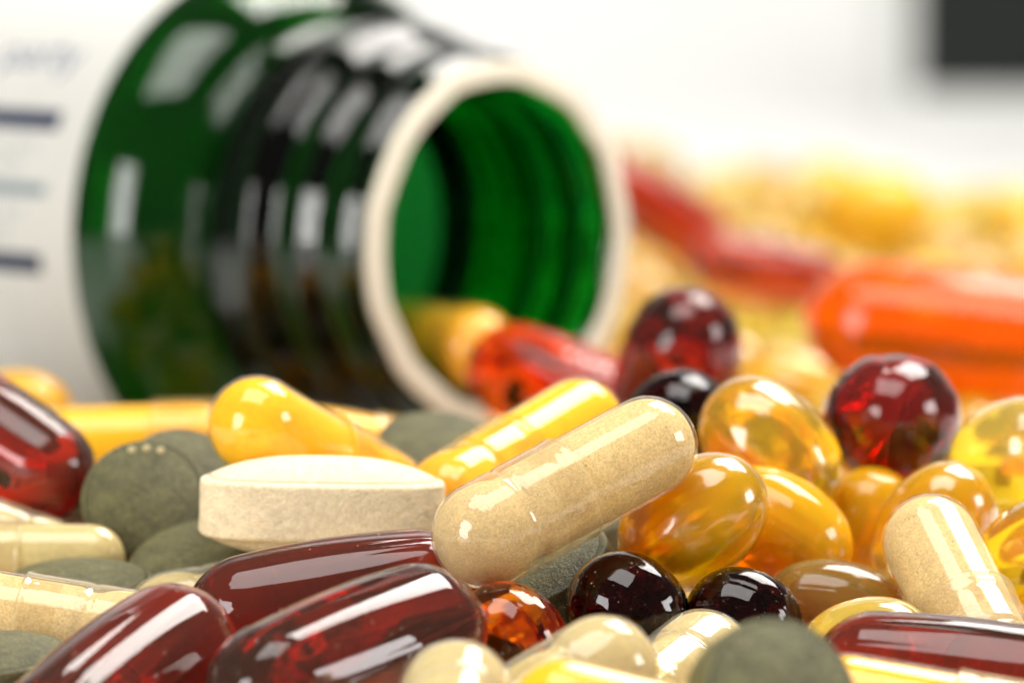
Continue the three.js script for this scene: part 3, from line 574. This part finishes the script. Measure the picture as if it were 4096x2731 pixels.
  ["oval", "clear", 32.4, 11.9, -253.2, 0.89, 0.02, 0.45, 1.1, 1.4],
  ["oval", "honey", 9.9, 8.1, -344.8, 0.79, 0.32, -0.52, 1, 4.6],
  ["oval", "clear", 36.2, 12.2, -391.8, -0.01, 0.19, 0.98, 1, 5.3],
  ["oval", "clear", 13.7, 12.1, -232.4, 0.7, -0.06, -0.71, 1, 1.0],
  ["oval", "clear", 59.1, 12.4, -331.8, -0.65, 0.09, 0.76, 1, 1.5],
  ["oval", "clear", 67.0, 11.1, -298.8, -0.1, 0.01, 1.0, 1, 5.6],
  ["capsule", "yellow", 65.0, 12.5, -244.8, 0.16, -0.0, 0.99, 1, 2.9],
  ["oblong", "clearlong", 51.1, 12.4, -343.6, 0.25, 0.06, -0.97, 0.9, 4.2],
  ["oval", "clear", 51.7, 9.9, -134.8, -0.0, -0.01, -1.0, 1, 1.1],
  ["oval", "clear", 67.5, 10.8, -211.4, -0.6, 0.11, 0.79, 1.1, 5.1],
  ["oval", "clear", 71.2, 7.2, -339.1, 0.79, 0.17, -0.59, 1.1, 5.6],
  ["oval", "lemon", 13.8, 12.0, -297.9, 0.68, 0.01, 0.74, 1.1, 4.9],
  ["oval", "clear", 72.8, 12.4, -256.8, 0.18, -0.01, 0.98, 1, 4.2],
  ["oblong", "clearlong", 20.1, 12.5, -360.4, 0.46, -0.04, 0.89, 0.9, 3.0],
  ["oval", "clear", 49.5, 10.4, -145.5, -0.66, 0.04, 0.75, 1, 5.7],
  ["oblong", "clearlong", 37.8, 12.4, -275.4, -0.23, -0.03, 0.97, 0.9, 4.3],
  ["oval", "clear", 57.6, 11.5, -223.4, 0.56, 0.2, -0.81, 1, 5.7],
  ["oval", "clear", 18.2, 11.7, -253.4, -0.37, -0.49, 0.79, 1, 0.2],
  ["oblong", "clearlong", 62.8, 14.1, -352.6, 0.53, 0.12, 0.84, 1.0, 0.3],
  ["oval", "clear", 32.3, 15.0, -355.7, -0.54, 0.1, -0.84, 1, 3.9],
  ["oval", "clear", 30.9, 14.7, -289.8, -0.93, 0.09, -0.35, 1.1, 0.3],
  ["oval", "clear", 9.0, 16.4, -351.8, -0.75, -0.18, -0.64, 1, 0.8],
  ["oval", "lemon", 47.5, 14.6, -227.5, 0.11, 0.06, 0.99, 1.1, 6.2],
  ["oblong", "clearlong", 68.5, 16.0, -272.1, -0.7, -0.18, -0.69, 0.9, 5.3],
  ["oval", "honey", 28.6, 11.3, -157.3, 0.97, -0.17, 0.14, 1, 2.2],
  ["oval", "clear", 17.4, 10.7, -147.7, -0.85, -0.2, 0.48, 1, 5.8],
  ["oval", "clear", 16.2, 14.1, -274.4, -0.83, 0.19, -0.52, 1.1, 5.5],
  ["oval", "clear", 34.9, 15.5, -236.0, 0.07, -0.34, -0.94, 1, 5.4],
  ["oval", "clear", 16.8, 14.3, -322.3, 0.28, 0.03, 0.96, 1.1, 1.3],
  ["oval", "lemon", 45.4, 16.5, -379.4, -0.85, 0.12, 0.51, 1.1, 5.7],
  ["oval", "clear", 11.6, 14.9, -287.9, 0.94, 0.26, 0.2, 1.1, 4.0],
  ["oval", "clear", 26.4, 14.1, -222.1, -0.3, -0.09, 0.95, 1, 3.4],
  ["oval", "clear", 46.8, 16.7, -316.2, -0.7, 0.34, -0.62, 1.1, 0.6],
  ["capsule", "yellow", 72.7, 16.8, -314.8, 0.84, -0.05, -0.54, 1, 1.8],
  ["oval", "clear", 51.3, 13.1, -247.9, -0.71, 0.38, 0.59, 1, 4.9],
  ["oblong", "clearlong", 15.8, 14.6, -244.2, -0.9, -0.12, -0.42, 0.9, 2.5],
  ["oval", "clear", 43.9, 15.3, -361.6, 0.38, -0.08, -0.92, 1.1, 3.0],
  ["oval", "clear", 52.2, 13.3, -370.3, -0.88, 0.33, -0.36, 1, 5.8],
  ["oval", "clear", 37.4, 16.1, -340.7, -0.12, -0.06, 0.99, 1.1, 5.0],
  ["oval", "lemon", 14.2, 14.1, -310.5, 0.71, 0.12, 0.69, 1.1, 2.9],
  ["oval", "honey", 22.3, 11.2, -175.2, -0.46, -0.26, -0.85, 1, 1.6],
  ["oval", "honey", 7.7, 9.0, -260.9, 0.94, 0.34, 0.02, 1, 3.7],
  ["oval", "clear", 26.5, 14.8, -345.4, -0.22, -0.14, -0.97, 1.1, 3.0],
  ["oval", "clear", 34.0, 11.1, -134.0, 0.95, 0.01, 0.31, 1, 0.7],
  ["oblong", "clearlong", 69.9, 15.9, -329.0, -0.63, 0.26, 0.74, 0.9, 3.1],
  ["oval", "clear", 24.6, 10.8, -265.1, 0.4, -0.02, -0.91, 1, 0.7],
  ["oval", "clear", 8.9, 13.8, -381.2, 0.66, 0.36, -0.66, 1, 0.1],
  ["oval", "clear", 35.4, 17.1, -369.3, 0.26, 0.06, 0.96, 1.1, 2.4],
  ["oval", "clear", 14.2, 10.8, -206.3, 0.47, -0.43, 0.77, 1, 6.3],
  ["oval", "clear", 74.4, 16.5, -281.5, -0.92, -0.02, 0.4, 1, 0.4],
  ["oval", "clear", 43.1, 15.7, -327.4, -0.33, 0.12, -0.94, 1, 3.7],
  ["oval", "clear", 9.9, 17.0, -395.4, -0.97, -0.13, 0.19, 1, 0.1],
  ["oval", "honey", 42.5, 10.7, -119.2, 0.67, -0.06, 0.74, 1, 0.6],
  ["capsule", "yellow", 9.3, 11.8, -133.4, 0.76, -0.06, 0.64, 1, 1.4],
  ["oval", "clear", 18.3, 8.7, -137.6, 0.4, 0.08, -0.91, 1, 1.1],
  ["oval", "clear", 13.5, 14.7, -220.9, 0.93, -0.1, 0.35, 1.1, 2.9],
  ["oval", "clear", 30.7, 15.6, -381.1, -0.99, 0.11, -0.04, 1, 0.2],
  ["oval", "clear", 14.0, 15.4, -334.6, -0.74, 0.18, -0.64, 1, 6.0],
  ["oblong", "clearlong", 17.3, 17.8, -404.9, -0.55, -0.01, -0.84, 1.0, 5.4],
  ["oval", "clear", 38.4, 15.0, -220.0, -0.07, -0.11, -0.99, 1.1, 5.6],
  ["oval", "clear", 53.5, 14.3, -278.1, 0.3, 0.3, 0.9, 1.1, 4.5],
  ["oval", "clear", 52.9, 15.3, -236.6, -0.87, 0.08, -0.48, 1, 2.8],
  ["oval", "lemon", 7.0, 16.9, -267.6, -0.77, -0.15, 0.62, 1.1, 3.4],
  ["oval", "clear", 63.2, 15.0, -260.7, 0.85, -0.03, -0.53, 1, 6.3],
];

const NAME = { straw: 'amber_softgel', pale: 'powder_capsule', redlight: 'red_softgel', lemon: 'yellow_softgel', beige: 'powder_capsule', yellow: 'yellow_capsule', green: 'green_tablet', cream: 'cream_caplet', red: 'red_softgel', black: 'black_softgel', redamber: 'amber_softgel', orange: 'red_softgel', orangebig: 'orange_softgel', amber: 'amber_softgel', brown: 'amber_softgel', honey: 'amber_softgel', clear: 'amber_softgel', clearlong: 'amber_softgel', yolk: 'yellow_softgel' };
const UP = new THREE.Vector3(0, 1, 0), turn = new THREE.Quaternion();
const prototypes = {};
let count = 0;
function prototype(kind, mat, variant, fine) {
  const key = [kind, mat, variant, fine].join();
  if (prototypes[key]) return prototypes[key];
  if (kind === 'capsule') return prototypes[key] = capsule(mat, fine);
  if (kind === 'tablet') return prototypes[key] = mesh('tablet', tabletShapes[variant % 2], tabletMat);
  if (kind === 'caplet') return prototypes[key] = mesh('caplet', capletShape, capletMat);
  return prototypes[key] = mesh('gel', gelGeometry(kind, variant % 3, fine), GELMAT[mat]);
}
function pill(row, fine, label, group) {
  const [kind, mat, x, y, z, dx, dy, dz, size, roll] = row;
  const o = prototype(kind, mat, count++ % 3, fine).clone();
  o.name = numbered(NAME[mat]);
  o.position.copy(V(x, y, z));
  if (kind === 'caplet') o.rotation.set(0.0, 0.14, -0.03);
  else { o.quaternion.setFromUnitVectors(UP, new THREE.Vector3(dx, dy, dz).normalize()); o.quaternion.multiply(turn.setFromAxisAngle(UP, roll)); }
  o.scale.setScalar(size);
  tag(o, label, { capsule: 'capsule', tablet: 'tablet', caplet: 'tablet' }[kind] ?? 'softgel', group);
  scene.add(o);
  return o;
}
function dust(o, geometry, n, seed, lo = -1) {          // loose powder grains lying on a pill
  const r = rand(seed), p = geometry.attributes.position, parts = [];
  const world = new THREE.Vector3(), grain0 = new THREE.IcosahedronGeometry(1, 0);
  o.updateMatrixWorld(true);
  for (let tries = 0; parts.length < n && tries < n * 30; tries++) {
    const i = Math.floor(r() * p.count), size = (0.016 + 0.034 * r() ** 3) * MM;
    const at = new THREE.Vector3().fromBufferAttribute(p, i), nn = new THREE.Vector3().fromBufferAttribute(geometry.attributes.normal, i);
    at.add(new THREE.Vector3(r() - 0.5, r() - 0.5, r() - 0.5).multiplyScalar(0.0004).projectOnPlane(nn));
    if (world.copy(nn).transformDirection(o.matrixWorld).y < lo) continue;
    parts.push(grain0.clone().scale(size * (0.6 + r()), size * (0.6 + r()), size * (0.6 + r())).translate(at.x, at.y, at.z));
  }
  const d = mesh('powder_dust', mergeGeometries(parts), dustMat, o); d.userData.kind = 'stuff';
}
const speckMat = new THREE.MeshStandardMaterial({ color: lin(0.5, 0.42, 0.22), roughness: 0.8 });
const dustMat = new THREE.MeshStandardMaterial({ color: lin(0.72, 0.62, 0.42), roughness: 0.9 });
PLACED.forEach((row, k) => {
  const o = pill(row, true, row[10]), near = row[4] > -12;
  if (near && o.isMesh && row[0] !== 'tablet' && row[0] !== 'caplet') dust(o, o.geometry, row[1] === 'black' ? 220 : row[1] === 'red' ? 130 : 60, 400 + k, -0.1);
  if (/three pale specks/.test(row[10])) {              // pale inclusions near the upper edge of its face
    const up = new THREE.Vector3(0, 1, 0).applyQuaternion(o.quaternion.clone().invert()); const a0 = Math.atan2(up.z, up.x);
    for (const da of [-0.27, 0.02, 0.3]) mesh('pale_speck', new THREE.SphereGeometry(0.34 * MM, 12, 8).scale(1, 0.5, 1).translate(4.35 * Math.cos(a0 + da) * MM, 1.86 * MM, 4.35 * Math.sin(a0 + da) * MM), speckMat, o);
  }
});
const LOOK = { lemon: 'deep yellow oval softgel', beige: 'beige powder capsule', yellow: 'yellow powder capsule', green: 'grey green tablet', red: 'dark red softgel', amber: 'amber oval softgel', honey: 'honey coloured oval softgel', clear: 'pale yellow clear oval softgel', clearlong: 'pale yellow oblong softgel', orange: 'red orange oblong softgel' };
for (const row of BURIED) pill(row, false, LOOK[row[1]] + ' buried low between the other pills of the heap', LOOK[row[1]] + 's buried in the heap');
for (const row of FAR) pill(row, false, 'blurred ' + LOOK[row[1]] + ' in the yellow bed behind the heap', LOOK[row[1]] + 's in the bed behind');

renderer.render(scene, camera);
